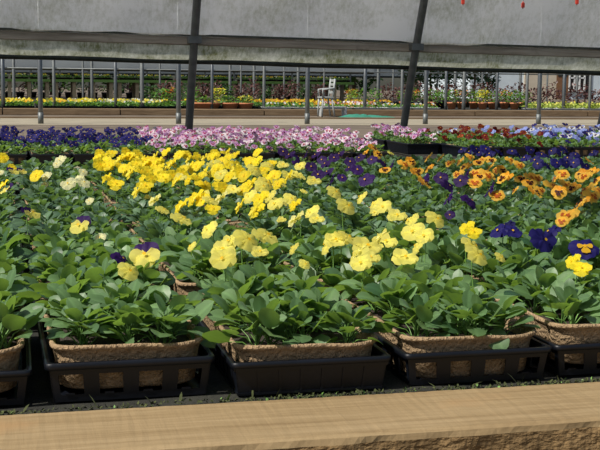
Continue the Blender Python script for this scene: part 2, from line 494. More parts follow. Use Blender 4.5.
def tray_body(slotted):
    b = MB(); M = 'black_plastic'
    hx, hy = TW / 2 - 0.006, TL / 2 - 0.006
    t = 0.0025; tp = 0.008
    b.box(-hx + tp, hx - tp, -hy + tp, hy - tp, 0.0, 0.004, M)
    def wall(a, bq, n):
        """a wall of taper tp from corner a to corner bq; n windows"""
        a = Vector((a[0], a[1], 0)); bq = Vector((bq[0], bq[1], 0))
        d = (bq - a); ln = d.length; d.normalize(); nrm = Vector((d.y, -d.x, 0))  # outward
        def pt(u, z, off):
            k = z / TH
            inset = tp * (1 - k)
            uu = inset + (ln - 2 * inset) * (u / ln)
            return a + d * uu - nrm * inset + nrm * off + Vector((0, 0, z))
        def slab(u0, u1, z0, z1, o0=-t, o1=0.0):
            ids = [b.vert(pt(u, z, o)) for o in (o1, o0) for (u, z) in ((u0, z0), (u1, z0), (u1, z1), (u0, z1))]
            for q in ((0, 1, 2, 3), (7, 6, 5, 4), (0, 4, 5, 1), (1, 5, 6, 2), (2, 6, 7, 3), (3, 7, 4, 0)):
                b.face([ids[i] for i in q], M, smooth=False)
        if n:
            slab(0, ln, 0, 0.010); slab(0, ln, 0.040, TH)
            p = ln / n; w = p * 0.60
            edges = [0] + [x for k in range(n) for x in (p * (k + .5) - w / 2, p * (k + .5) + w / 2)] + [ln]
            for k in range(0, len(edges), 2):
                slab(edges[k], edges[k + 1], 0.010, 0.040)
            for k in range(n):   # little flash tabs at the window sills
                slab(p * (k + .5) - w * .3, p * (k + .5) + w * .1, 0.010, 0.0125, -t, 0.0012)
        else:
            slab(0, ln, 0, TH)
            slab(0, ln, 0.0, 0.004, 0, 0.002)
            m = int(ln / 0.034)
            for k in range(1, m):
                slab(ln * k / m - 0.002, ln * k / m + 0.002, 0.004, TH - 0.016, 0, 0.0016)
            slab(0, ln, TH - 0.016, TH - 0.004, 0, 0.003)
    c = [(-hx, -hy), (hx, -hy), (hx, hy), (-hx, hy)]
    wall(c[0], c[1], 4 if slotted else 0); wall(c[1], c[2], 8 if slotted else 0)
    wall(c[2], c[3], 4 if slotted else 0); wall(c[3], c[0], 8 if slotted else 0)
    return b

def tray_rim():
    b = MB()
    hx, hy = TW / 2, TL / 2
    b.loft_rect([(hx - 0.002, hy - 0.002, TH - 0.010), (hx, hy, TH - 0.009), (hx, hy, TH - 0.001), (hx - 0.0015, hy - 0.0015, TH), (hx - 0.008, hy - 0.008, TH), (hx - 0.0085, hy - 0.0085, TH - 0.010)],
                'black_plastic', 0.012, 4, capb=False)
    return b

ME_TRAY = {True: tray_body(True).mesh('carrier_tray'), False: tray_body(False).mesh('carrier_tray')}
ME_RIM = tray_rim().mesh('rim')

PX, PY, PZ = 0.128, 0.258, 0.083     # pulp flat half sizes at the lip, lip height above the bed
def pulp_mesh(seed):
    b = MB()
    w = 0.0012
    b.loft_rect([(PX - .020, PY - .020, 0.007), (PX - .014, PY - .014, 0.012), (PX - .008, PY - .008, 0.064), (PX - .005, PY - .005, 0.074),
                 (PX - .001, PY - .001, 0.077), (PX, PY, 0.080), (PX - .0015, PY - .0015, PZ + .001), (PX - .006, PY - .006, PZ + .0005), (PX - .011, PY - .011, 0.078), (PX - .014, PY - .014, 0.060)],
                'pulp', 0.045, 6, wob=w, capb=True)
    return b.mesh('pulp_pot')
ME_PULP = pulp_mesh(0)
def soil_mesh():
    b = MB()
    ny, nx = 16, 9
    hx, hy = PX - .015, PY - .015
    g = [[b.vert((hx * (2 * i / nx - 1), hy * (2 * j / ny - 1), 0.064 + (0.006 * R() if 0 < i < nx and 0 < j < ny else 0))) for i in range(nx + 1)] for j in range(ny + 1)]
    for j in range(ny):
        for i in range(nx):
            if (i in (0, nx - 1)) and (j in (0, ny - 1)):
                # chamfered corner follows the rounded pot
                q = [g[j][i], g[j][i + 1], g[j + 1][i + 1], g[j + 1][i]]
                drop = {(0, 0): 0, (nx - 1, 0): 1, (nx - 1, ny - 1): 2, (0, ny - 1): 3}[(i, j)]
                q.pop(drop); b.face(q, 'soil')
            else:
                b.face((g[j][i], g[j][i + 1], g[j + 1][i + 1], g[j + 1][i]), 'soil')
    return b.mesh('soil')
ME_SOIL = soil_mesh()

# ------------------------------------------------------------------ pansy plants
def plant_mesh(rad, n, mat, size=1.0, ns=7, nc=4):
    b = MB()
    stems = [(U(-.25, .25) * rad, U(-.25, .25) * rad) for _ in range(3)]
    for i in range(n):
        q = (i + 0.5) / n
        az = i * 2.39996 + U(-.4, .4)
        sx, sy = stems[i % 3]
        sx *= (1 - q * .3); sy *= (1 - q * .3)
        h0 = 0.004 + 0.034 * q * U(.8, 1.15)
        pe = (0.30 + 0.80 * q) + U(-.25, .25)          # petiole angle
        pl = rad * (0.62 - 0.45 * q) * U(.75, 1.15)
        base = Vector((sx, sy, h0))
        tip = base + Vector((math.cos(az) * math.cos(pe), math.sin(az) * math.cos(pe), math.sin(pe))) * pl
        b.tube([(sx, sy, h0 - .012), base.lerp(tip, .5) + Vector((0, 0, .002)), tip], [0.0016, 0.0013, 0.0011], 'stem', 3, False)
        L = size * (0.050 - 0.016 * q) * U(.72, 1.2)
        W = L * U(.60, .82)
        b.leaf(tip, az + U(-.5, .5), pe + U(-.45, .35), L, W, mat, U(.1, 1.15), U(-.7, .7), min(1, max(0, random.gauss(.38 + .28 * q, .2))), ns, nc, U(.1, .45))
    for sx, sy in stems:
        b.tube([(sx, sy, -0.004), (sx * .9, sy * .9, .03), (sx * .7, sy * .7, .040)], [.0022, .002, .0015], 'stem', 4, False)
    # small young leaves at the heart
    for i in range(5):
        az = U(0, 6.28)
        sx, sy = stems[i % 3]
        b.leaf((sx * .7, sy * .7, U(.034, .044)), az, U(.8, 1.4), U(.014, .022), U(.006, .010), mat, .3, 0, U(.7, 1), 4, 2)
    return b.mesh('pansy_plant')

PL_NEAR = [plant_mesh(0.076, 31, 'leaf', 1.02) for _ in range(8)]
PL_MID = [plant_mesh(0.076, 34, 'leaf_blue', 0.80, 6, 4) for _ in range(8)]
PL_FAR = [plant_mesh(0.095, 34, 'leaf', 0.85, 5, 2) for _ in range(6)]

# ------------------------------------------------------------------ pansy flowers
def flower_mesh(up, low, eye, face, az, tilt, stem=0.085, style=0, seed=0):
    """a five-petalled pansy; local z = out of the face before orientation; az/tilt turn it; stem hangs down"""
    rnd = random.Random(seed)
    b = MB()
    r = 0.0290
    petals = [  # angle, centre distance, rx, ry, z offset, material
        (PI / 2 + .55, .50, .56, .50, -.0035, up), (PI / 2 - .55, .50, .56, .50, -.0026, up),
        (PI + .12, .48, .50, .46, 0.000, low), (-.12, .48, .50, .46, 0.0008, low),
        (-PI / 2, .46, .50, .60, 0.003, low)]
    rot = Matrix.Rotation(az, 3, 'Z') @ Matrix.Rotation(tilt, 3, 'X')
    def put(p, mid=1.0):
        return b.vert(rot @ Vector(p), mid)
    for ang, dist, rx, ry, zo, mat in petals:
        ph = rnd.uniform(0, 6); cup = rnd.uniform(-.007, .008) + (-.002 if ang > 0 and ang < 3 else .003); fold = rnd.uniform(-.10, .26)
        ca, sa = math.cos(ang), math.sin(ang)
        nr, na = 4, 16
        ctr = put((0, 0, zo))
        rings = []
        for i in range(1, nr + 1):
            q = i / nr
            ring = []
            for k in range(na):
                t = 2 * PI * k / na
                # petal outline: a rounded fan whose base sits at the eye
                lx = dist * r + math.cos(t) * rx * r
                ly = math.sin(t) * ry * r * 1.12
                lx *= q; ly *= q
                rr = math.hypot(lx, ly) / r
                z = zo + cup * rr * rr + (0.0021 * math.sin(4 * t + ph) * q * q) + (0.0016 * math.sin(7 * t + ph * 2) * q ** 3) - fold * abs(ly) * q - 0.008 * max(0, rr - .7)
                ring.append(put((ca * lx - sa * ly, sa * lx + ca * ly, z)))
            rings.append(ring)
        for k in range(na):
            b.face((ctr, rings[0][k], rings[0][(k + 1) % na]), mat)
            for i in range(nr - 1):
                b.face((rings[i][k], rings[i + 1][k], rings[i + 1][(k + 1) % na], rings[i][(k + 1) % na]), mat)
    # blotch and eye
    if face:
        for a0, ln, wd in ((-PI / 2, .62, .42), (PI + .1, .50, .26), (-.1, .50, .26)):
            ids = []
            for k in range(9):
                t = 2 * PI * k / 9
                lx = (ln * .5 + math.cos(t) * ln * .5) * r; ly = math.sin(t) * wd * r * (0.6 + .5 * math.cos(t))
                ids.append(put((math.cos(a0) * lx - math.sin(a0) * ly, math.sin(a0) * lx + math.cos(a0) * ly, .0074)))
            b.face(ids, face)
    ids = [put((math.cos(2 * PI * k / 8) * r * .12, math.sin(2 * PI * k / 8) * r * .12 - r * .06, .0086)) for k in range(8)]
    b.face(ids, eye)
    # calyx: green sepals behind, then the nodding stalk
    for k in range(5):
        a = PI / 2 + 2 * PI * k / 5
        p0 = (math.cos(a - .35) * r * .12, math.sin(a - .35) * r * .12, -.006); p1 = (math.cos(a + .35) * r * .12, math.sin(a + .35) * r * .12, -.006)
        p2 = (math.cos(a) * r * .50, math.sin(a) * r * .50, -.0045)
        b.face((put(p0), put(p1), put(p2)), 'stem')
    back = rot @ Vector((0, 0, -.004)); out = rot @ Vector((0, .002, -.020))
    b.tube([back, out * .7 + Vector((0, 0, .001)), out + Vector((0, 0, -.008)), Vector((out.x * .9, out.y * .9, -stem * .6)), Vector((out.x * .5, out.y * .5, -stem))], [.0016, .0015, .0014, .0014, .0016], 'stem', 4, False)
    return b.mesh('flower')

for k in PET:
    MATS['petal_' + k] = PET[k]
P_ = lambda k: 'petal_' + k
KINDS = {  # upper petals, lower petals, eye, blotch
    'bright': ('bright_yellow', 'bright_yellow', 'gold_eye', None),
    'pale': ('pale_yellow', 'pale_yellow', 'gold_eye', None),
    'cream': ('cream', 'cream', 'gold_eye', None),
    'orange': ('orange', 'amber', 'dark_eye', 'dark_eye'),
    'amber': ('amber', 'amber', 'gold_eye', 'rust'),
    'purple': ('purple', 'purple', 'gold_eye', None),
    'navy': ('navy', 'navy', 'gold_eye', None),
    'goldnavy': ('navy', 'navy', 'gold_eye', 'gold_eye'),
    'bicolour': ('purple', 'pale_yellow', 'gold_eye', None),
    'blueviola': ('blue', 'blue', 'gold_eye', None),
    'pink': ('pink', 'blush', 'gold_eye', 'magenta'),
    'blush': ('blush', 'blush', 'gold_eye', 'magenta'),
    'mauve': ('mauve', 'pink', 'white', 'magenta'),
    'magenta': ('magenta', 'pink', 'gold_eye', None),
    'red': ('red', 'red', 'gold_eye', None),
    'rust': ('red', 'rust', 'gold_eye', 'red'),
    'sky': ('sky_blue', 'sky_blue', 'white', None),
    'skywhite': ('sky_blue', 'white', 'gold_eye', 'navy'),
}
FL = {}
for k, (u, l, e, fc) in KINDS.items():
    vs = []
    n = 6 if k in ('bright', 'pale', 'orange', 'amber', 'purple') else 5
    for i in range(n):
        az = [-.8, -.2, .4, -1.3, .75, -1.9][i] + U(-.15, .15)
        tilt = [.95, .75, 1.0, .9, .85, 1.1][i] + U(-.12, .12)
        vs.append(flower_mesh(P_(u), P_(l), P_(e), P_(fc) if fc else None, az, tilt, seed=hash(k) % 97 + i if False else len(FL) * 7 + i))
    FL[k] = vs
COLNAME = {'bright': 'bright yellow', 'pale': 'pale yellow', 'cream': 'cream', 'orange': 'orange', 'amber': 'amber', 'purple': 'purple', 'navy': 'dark blue',
           'goldnavy': 'dark blue and gold', 'bicolour': 'purple and yellow', 'blueviola': 'blue', 'pink': 'pink', 'blush': 'pink', 'mauve': 'pink', 'magenta': 'pink',
           'red': 'dark red', 'rust': 'dark red', 'sky': 'light blue', 'skywhite': 'light blue'}

# ------------------------------------------------------------------ a flat = pulp pot + soil + plants (> flowers)
class Flat:
    pass

def make_flat(x, y, plants, nx, ny, rz=0.0, dz=0.0, dens=1.0, zb=ZB):
    f = Flat()
    f.x, f.y = x, y
    f.root = empty('pansy_flat', (x, y, zb + dz), rz)
    link_mesh('pulp_pot', ME_PULP, f.root)
    link_mesh('soil', ME_SOIL, f.root)
    f.plants = []; f.flowers = []
    for j in range(ny):
        for i in range(nx):
            if R() > dens: continue
            lx = (PX - .018) * 2 * ((i + .5) / nx - .5) + U(-.012, .012)
            ly = (PY - .018) * 2 * ((j + .5) / ny - .5) + U(-.012, .012)
            a = U(0, 6.28)
            s = U(.88, 1.14)
            o = link_mesh('pansy_plant', random.choice(plants), f.root, (lx, ly, 0.066), a, s)
            f.plants.append((o, lx, ly, a, s))
    return f

def add_flower(f, P, kind, sc=1.0, var=None, rz=None):
    """P in world coordinates; the flower becomes a child of the nearest plant of flat f"""
    c, s_ = math.cos(-f.root.rotation_euler.z), math.sin(-f.root.rotation_euler.z)
    dx, dy = P.x - f.x, P.y - f.y
    lx, ly, lz = dx * c - dy * s_, dx * s_ + dy * c, P.z - f.root.location.z
    o, px, py, a, s = min(f.plants, key=lambda q: (q[1] - lx) ** 2 + (q[2] - ly) ** 2)
    qx, qy, qz = (lx - px) / s, (ly - py) / s, (lz - 0.066) / s
    ca, sa = math.cos(-a), math.sin(-a)
    me = FL[kind][var] if var is not None else random.choice(FL[kind])
    rot = U(-.25, .25) if rz is None else rz
    link_mesh('flower', me, o, (qx * ca - qy * sa, qx * sa + qy * ca, qz), rot - a - f.root.rotation_euler.z, sc / s)
    f.flowers.append(kind)

def make_tray(x, y, slotted, rz=0.0, zb=ZB, zs=1.0):
    t = link_mesh('carrier_tray', ME_TRAY[slotted], None, (x, y, zb), rz)
    t.scale = (1, 1, zs)
    link_mesh('rim', ME_RIM, t)
    return t

# near block: seven rows
ROW0, RP, CP = 1.885, 0.572, 0.2915
XL = 0.050 + TW / 2
flats = {}
ROWN = ['front row', 'second row', 'third row', 'fourth row', 'fifth row', 'sixth row', 'last row']
for r in range(7):
    yc = ROW0 + TL / 2 + RP * r
    kmax = int((0.545 * (yc + .27) + .10 - 0.05) / CP)
    for k in range(-1, kmax + 1):
        x = XL + CP * k + (U(-.006, .006) if r else 0)
        if r == 0: x += [0, 0, .012, .018, .014, .012, .012][k + 1]
        y = yc + (U(-.012, .012) if r else [0, 0, -.020, -.014, -.004, .0, 0][k + 1])
        rz = U(-.012, .012)
        slotted = [True, True, False, True, True, False, True][(k + 1 + r * 2) % 7] if r == 0 else R() < .6
        make = make_flat(x, y, PL_NEAR if r < 2 else PL_MID, 3, 4 if r < 4 else 4, rz + U(-.006, .006), (0.007 if (slotted and k != 2) else -.002) if r == 0 else 0.004)
        make.tray = make_tray(x, y, slotted, rz, ZB, 1.15 if (r, k) == (0, 0) else 1.0)
        make.slotted = slotted; make.r = r; make.k = k
        flats[(r, k)] = make

def flat_at(P):
    return min((f for f in flats.values()), key=lambda f: max(abs(P.x - f.x) / TW, abs(P.y - f.y) / TL))

SPOTS = {
 'bicolour': [(145, 255, 1.15), (31, 213), (80, 225), (13, 171), (7, 189), (22, 171, .8)],
 'purple': [(121, 259, .75), (305, 156), (311, 167), (322, 160), (328, 172), (331, 181), (342, 178, .8), (326, 164), (340, 154), (350, 162), (357, 170), (350, 168),
            (366, 180, 1.2), (383, 163), (391, 166), (283, 152), (290, 155), (297, 157), (316, 155), (334, 158), (360, 158), (425, 180, 1.1), (441, 178, 1.1), (448, 186), (449, 198, 1.05),
            (470, 201, 1.2), (461, 181, 1.1), (466, 175), (490, 190, 1.05), (450, 215, .6), (372, 160), (298, 164), (318, 175)],
 'cream': [(60, 160), (46, 176, .8), (68, 184), (83, 183), (83, 172, .7), (57, 164, .8), (75, 181, .9), (80, 178, .6), (132, 283, .0)],
 'bright': [(3, 158), (36, 176), (2, 186), (12, 168, .7), (100, 154), (112, 153), (126, 152), (103, 163), (97, 158), (109, 166), (137, 191, 1.1), (145, 186, 1.1), (130, 173, 1.1), (147, 172), (157, 173),
            (116, 184, 1.1), (155, 156), (166, 152), (160, 160), (179, 155), (188, 160), (195, 158), (183, 170), (120, 158), (133, 157), (142, 160), (150, 164), (171, 164), (136, 164), (181, 206, 1.25), (195, 198, 1.2), (196, 178),
            (211, 156), (226, 153), (222, 162), (236, 163), (240, 171), (214, 163), (233, 168), (248, 160), (257, 162), (204, 172), (206, 184), (219, 176), (229, 177), (202, 200),
            (250, 184), (262, 186), (270, 178), (272, 163), (254, 211), (200, 166), (216, 170), (244, 176), (264, 170), (190, 166), (228, 158), (204, 158), (467, 228, .9), (473, 232, .8), (573, 261, .7), (581, 268, .8)],
 'pale': [(283, 165), (288, 175), (280, 183), (296, 175), (249, 196), (269, 196), (275, 204), (291, 199), (208, 229), (247, 240, 1.35), (266, 236, 1.1), (230, 241), (223, 250), (223, 259), (260, 252, .7),
          (295, 219), (311, 212), (317, 219, .8), (293, 248, .6), (300, 176), (314, 181), (335, 192), (347, 206, 1.25), (361, 197, 1.0), (375, 204), (383, 207, .9), (300, 166), (233, 190),
          (327, 245), (335, 241), (347, 238, 1.1), (357, 254), (361, 263, .8), (367, 247, 1.15), (376, 241, 1.2), (386, 242), (371, 258, .8), (397, 216), (410, 221, 1.1), (413, 232, 1.1), (424, 236, .9), (417, 246, .8), (436, 219, 1.1),
          (405, 258), (473, 246), (478, 255), (501, 257, .5), (154, 200, .9), (163, 210, .8), (182, 219), (129, 271, .8), (148, 266, .0), (88, 216, .0), (305, 264, .5), (391, 153, .7), (257, 222, .0)],
 'orange': [(417, 171), (406, 165), (411, 162), (428, 168), (465, 167, 1.05), (504, 178, 1.2), (502, 170), (521, 179), (529, 183), (559, 192, 1.05), (573, 188), (582, 175, 1.2), (373, 148), (378, 154), (364, 153), (385, 170), (416, 173), (597, 180), (583, 201, .8), (592, 172)],
 'amber': [(428, 157, 1.1), (440, 158), (404, 164), (476, 173, 1.1), (483, 160, 1.15), (487, 175), (490, 167), (498, 170), (497, 195), (458, 174), (460, 161), (510, 160), (519, 165), (530, 177), (536, 178), (556, 178), (562, 174, 1.2),
           (566, 185), (586, 190, 1.2), (592, 196, 1.1), (579, 205), (597, 190), (567, 216, 1.15), (562, 221, .7), (540, 190, .8), (515, 190, .7), (450, 163), (470, 157)],
 'navy': [(512, 152), (525, 158), (535, 160), (541, 155), (547, 165), (560, 152), (568, 158), (575, 155), (580, 159), (556, 163), (565, 149), (590, 170), (593, 153), (462, 150), (470, 152), (480, 153), (490, 154), (500, 152), (530, 150), (550, 157), (552, 151), (518, 155), (585, 166),
          (538, 164), (565, 163), (574, 163), (475, 149), (485, 149),
          (499, 231, 1.0), (512, 232, 1.05), (506, 226, .8), (550, 232, .9), (543, 240, 1.25)],
 'goldnavy': [(584, 248, 1.3)],
}
for kind, pts in SPOTS.items():
    for q in pts:
        sc = q[2] if len(q) > 2 else 1.0
        if sc == 0: continue
        P = at_z(q[0], q[1], ZB + U(.158, .178))
        if P.y > 5.93:
            P = at_z(q[0], q[1], ZB + .21)
            if P.y > 5.93:
                P = Vector((P.x * 5.86 / P.y, 5.86, ZB + .2))
        add_flower(flat_at(P), P, kind, min(sc, 1.2) * U(.86, 1.0))
# the crowded heart of the yellow drift and of the orange and blue ones
def drift(n, x0, x1, y0, y1, kinds):
    for i in range(n):
        P = at_z(U(x0, x1), U(y0, y1), ZB + U(.150, .178))
        if P.y < 5.92:
            add_flower(flat_at(P), P, random.choice(kinds), U(.8, 1.1))
drift(42, 96, 180, 153, 182, ['bright'])
drift(46, 180, 290, 152, 186, ['bright', 'bright', 'pale'])
drift(14, 190, 330, 186, 214, ['pale', 'bright'])
drift(10, 420, 600, 160, 195, ['amber', 'orange'])
# a few leaner blooms and buds scattered through the leafy rows
for f in flats.values():
    if f.r >= 1:
        px = px_of((f.x, f.y, ZB + .15))[0]
        pick = 'pale' if f.r < 4 and 150 < px < 450 else ('cream' if px < 100 else None)
        if pick and R() < .5:
            add_flower(f, Vector((f.x + U(-.1, .1), f.y + U(-.2, .2), ZB + .145)), pick, .5)

def colour_words(f):
    cs = {}
    for k in f.flowers:
        cs[COLNAME[k]] = cs.get(COLNAME[k], 0) + 1
    top = [c for c, n in sorted(cs.items(), key=lambda q: -q[1])][:2]
    return ' and '.join(top)

for (r, k), f in flats.items():
    rown = ROWN[r]
    place = ORD[k + 1] + ' from left'
    cw = colour_words(f)
    if r == 0:
        lab = 'pulp flat of leafy green pansies without blooms, front row, ' + place
    elif cw:
        lab = 'pulp flat with %s pansies, %s, %s' % (cw, rown, place)
    else:
        lab = 'pulp flat of all green pansies, %s, %s' % (rown, place)
    tag(f.root, lab, 'flower flat', 'pulp flats of pansies in the near block')
    tag(f.tray, 'black %s carrier tray holding the %s flat of the %s' % ('slotted' if f.slotted else 'solid-sided', ORD[k + 1] + ' from left', rown), 'tray', 'black trays of the near block')

# back block along the tunnel side: three rows
XB = 0.0
back = []
BROW = ['front row', 'middle row', 'rear row']
for r in range(3):
    yc = 8.30 + TL / 2 + RP * r
    kmax = int((0.55 * (yc + .27) + .3) / CP)
    cnt = 0
    for k in range(-1, kmax + 1):
        x = XB + CP * k
        px = px_of((x, yc - .2, ZB + .05))[0]
        if r == 0 and 428 < px < 452: continue
        if r == 1 and 428 < px < 440: continue
        zb = ZB2
        if x - TW / 2 > 3.06: zb = ZB2 + .036
        elif x + TW / 2 > 3.05: continue
        jx = U(-.008, .008); jy = U(-.015, .015)
        sl = R() < .4
        f = make_flat(x + jx, yc + jy, PL_FAR, 2, 3, U(-.02, .02), -.006, 1.0, zb)
        f.tray = make_tray(x + jx, yc + jy, sl, f.root.rotation_euler.z, zb, 1.42)
        if px < 143: kinds, name, nfl = ['blueviola'] * 5 + ['navy'] * 2, 'blue violas with orange eyes', 17
        elif px < 425: kinds, name, nfl = ['pink', 'blush', 'blush', 'mauve', 'mauve', 'mauve', 'pink', 'magenta'], 'pink and mauve pansies', 25
        elif r == 0 and px < 552: kinds, name, nfl = ['red', 'rust', 'red'], 'dark red pansies', 8
        elif r == 1 and px < 500: kinds, name, nfl = ['red', 'rust', 'red'], 'dark red pansies', 6
        elif r == 2 and px < 452: kinds, name, nfl = ['red'], 'dark red pansies', 3
        elif px < 552: kinds, name, nfl = ['sky', 'red', 'skywhite', 'rust'], 'mixed red and blue pansies', 12
        else: kinds, name, nfl = ['sky', 'sky', 'skywhite', 'blueviola'], 'light blue pansies', 17
        for i in range(nfl):
            gx = ((i * 0.618 + R() * .25) % 1 - .5) * .25
            gy = ((i + R()) / nfl - .5) * .50
            if r == 0 and px < 143 and gy < -.05 and R() < .6: gy += .2
            hz = zb + U(.12 if r else .10, .20) - .4 * (zb - ZB2) + .03 * (gy + .25)
            add_flower(f, Vector((f.x + gx, f.y + gy, hz)), random.choice(kinds), U(.85, 1.08))
        tag(f.root, 'flat of %s, %s of back bench, %s from left' % (name, BROW[r], ORD[cnt]), 'flower flat', 'flats of flowers on the back bench')
        tag(f.tray, 'black tray under %s, %s of back bench, %s from left' % (name.split(' with')[0], BROW[r], ORD[cnt]), 'tray', 'black trays on the back bench')
        cnt += 1
        back.append(f)

# ------------------------------------------------------------------ the tunnel: hoops, hip rail, film, roll-up side
def hoop_y(z):
    """inside line of the far side of the hoops at height z"""
    return 10.42 - 0.36 * z - 0.045 * z * z

def hoop_path():
    pts = [Vector((0, hoop_y(z), z)) for z in (-.05, .2, .5, .8, 1.1, 1.4, 1.7, 2.0, 2.3)]
    # over the crown and down to the other side
    y1, z1 = hoop_y(2.3), 2.3
    yc = 5.0
    for i in range(1, 21):
        a = PI * i / 20
        yy = yc + (y1 - yc) * math.cos(a)
        zz = z1 + 1.05 * math.sin(a)
        pts.append(Vector((0, yy, zz)))
    for z in (2.0, 1.6, 1.2, .8, .4, -.05):
        pts.append(Vector((0, 2 * yc - hoop_y(z), z)))
    return pts

HX = [at_y(188, 10.40) + 1.99 * k for k in range(-1, 4)]
HW = ['steel hoop tube of the tunnel just beyond the left frame edge', 'dark steel hoop tube rising behind the first pink pansies', 'leaning dark steel hoop tube beside the red pansies',
      'slanting steel hoop tube at the far right edge', 'steel hoop tube of the tunnel beyond the light blue pansies']
for i, x in enumerate(HX):
    e = empty('steel_hoop', (x, 0, 0))
    b = MB(); b.tube(hoop_path(), 0.035, 'dull_steel', 14); b.build('tube', e)
    b = MB()
    for z in (.94 - 0.0135 * (x - 2.52),):
        y = hoop_y(z)
        b.box(-.055, .055, y - .05, y + .055, z - .03, z + .03, 'dull_steel')
    b.build('clamp', e)
    tag(e, HW[i], 'hoop', 'hoops of the tunnel')

FALL = 0.0135      # the side drops a little along its length
XM = at_y(300, 10.1)

def along(x0, x1, prof, mat, seg, wob=0.0, jag=None, fall=0.0):
    """a sheet swept along x; prof = [(y,z)]"""
    b = MB()
    rows = []
    for i in range(seg + 1):
        x = x0 + (x1 - x0) * i / seg
        row = []
        for j, (y, z) in enumerate(prof):
            w = wob * (math.sin(x * 2.1 + z * 3) + .6 * math.sin(x * 5.3 - z * 4 + 1) + .4 * math.sin(x * 13 + 2))
            jz = jag * (R() - .3) if (jag and j == len(prof) - 1) else 0
            row.append(b.vert((x, y + w, z + jz - fall * (x - XM))))
        rows.append(row)
    for i in range(seg):
        for j in range(len(prof) - 1):
            b.face((rows[i][j], rows[i + 1][j], rows[i + 1][j + 1], rows[i][j + 1]), mat)
    return b

X0, X1 = -3.0, 10.0
oy = .055
zs = [.965 + 1.15 * i / 16 for i in range(17)]
struct(along(X0, X1, [(hoop_y(z) + oy, z) for z in zs], 'roof_film', 120, 0.006, None, FALL).build('wall_back'), 'weathered white polythene skin of the tunnel above the rail', 'wall')
# hip rail boards with a dark fixing batten on the top edge
for i, (xa, xb_) in enumerate(((-3.0, -0.25), (-.245, 3.62), (3.625, 7.5), (7.505, 10))):
    e = empty('hip_rail', ((xa + xb_) / 2, 0, 0))
    hw = (xb_ - xa) / 2
    y = hoop_y(.93) + .040
    e.location.z = .94 - FALL * ((xa + xb_) / 2 - XM); e.rotation_euler = (0, math.atan(FALL), 0)
    b = sleeper(-hw, hw, y, y + .022, -.045, .035, 'grey_wood', 0.004, 40); b.build('board', e)
    b = MB(); b.box(-hw, hw, y - .012, y + .03, .033, .050, 'batten'); b.build('batten', e)
    tag(e, ['grey timber hip rail length past the left edge of the photo', 'grey timber hip rail length from the left edge to the leaning hoop', 'grey timber hip rail length from the leaning hoop to the right edge',
            'grey timber hip rail length past the right edge'][i], 'rail', 'hip rails of the tunnel side')
# roll-up curtain: mildewed strip of film hanging to its roller pipe
e = empty('roll_up_curtain', (0, 0, 0))
yy = lambda z: hoop_y(z) + .076
b = along(X0, X1, [(yy(.765) + .01, .765), (yy(.79), .79), (yy(.82) - .006, .82), (yy(.86) - .004, .86), (yy(.90), .90), (yy(.925), .925)], 'curtain_film', 420, 0.003, 0.018, FALL)
b.build('film', e)
b = MB(); n = 60
b.tube([(X0 + (X1 - X0) * i / n, yy(.745) + .012 + .003 * math.sin(i), (.762 + .0025 * math.sin(i * .9)) - FALL * (X0 + (X1 - X0) * i / n - XM)) for i in range(n + 1)], 0.025, 'dark_pipe', 12)
b.build('roller_pipe', e)
tag(e, 'mildewed rolled-up side curtain hanging below the rail on its dark roller pipe', 'curtain')

# wire along the hoops with red clips
e_y = hoop_y(1.62) - .05
b = MB(); b.tube([(X0 + i * .5, e_y, 1.62 - .01 * math.sin(i * PI / 2) ** 2) for i in range(27)], .004, 'hose', 6)
tag(b.build('overhead_wire'), 'thin overhead wire run along the hoops carrying red clips', 'wire')
for px, py, lab in ((463, 1.5, 'red hanging clip, leftmost of three at the top'), (523, 5, 'red hanging clip, lowest of three at the top'), (577, 1.5, 'red hanging clip, rightmost of three at the top')):
    d = CM @ Vector(((px - 300) / F, (225 - py) / F, -1)); t = e_y / d.y
    x, z = d.x * t, CZ + d.z * t
    b = MB(); b.box(-.012, .012, -.010, .010, -.022, .018, 'red_plastic'); b.tube([(0, 0, .016), (0, 0, .030)], [.009, .004], 'red_plastic', 8)
    b.tube([(0, 0, -.02), (.0, 0, -.034)], [.006, .003], 'red_plastic', 8)
    o = b.build('hanging_clip', None, (x, e_y, z))
    b = MB(); b.tube([(0, 0, .028), (0, 0, 1.618 - z)], .002, 'hose', 5); b.build('cord', o)
    tag(o, lab, 'clip', 'red clips on the wire')

# ------------------------------------------------------------------ the neighbouring tunnel and its bench
def post(px, Y, rad, mat, z1, lab, grp, z0=0.0, foot=False):
    x = at_y(px, Y)
    e = MB()
    e.tube([(0, 0, z0 - .02), (0, 0, z0 + .3), (0, 0, z1)], rad, mat, 12)
    o = e.build('steel_post', None, (x, Y, 0))
    if foot:
        c = MB(); c.tube([(0, 0, z0), (0, 0, z0 + .16)], rad * 1.15, 'dull_steel', 12); c.build('foot_sleeve', o)
    tag(o, lab, 'post', grp)
    return o

W1 = ['over the blue violas near the left edge', 'just left of the first hoop', 'in the middle, over the pink pansies', 'just right of the leaning hoop', 'over the light blue pansies at the right']
for i, px in enumerate((40.3, 178.5, 307.5, 426, 539.5)):
    post(px, 16.6, .033, 'galvanised', 2.2, 'bright galvanised post standing on the pale path ' + W1[i], 'posts along the neighbouring tunnel', foot=True)
L2 = [3, 54, 115.5, 142, 212, 264, 365, 402, 446, 464, 497, 527, 564, 590]
for i, px in enumerate(L2):
    post(px, 21.12, .028 if i % 3 else .036, 'galvanised' if i % 2 == 0 else 'dull_steel', 1.6, 'slim post at the front of the distant flower bench, %s from the left' % ORD[i], 'slim posts along the distant bench')
L3 = [14, 83, 92, 160, 230, 241, 254, 284, 298, 324, 378, 393, 455, 482, 520, 547, 577]
for i, px in enumerate(L3):
    post(px, 26.6, .022 if i % 2 else .034, 'dull_steel', 2.0, 'thin dark post behind the distant flower bench, %s from the left' % ORD[i], 'thin posts behind the distant bench')

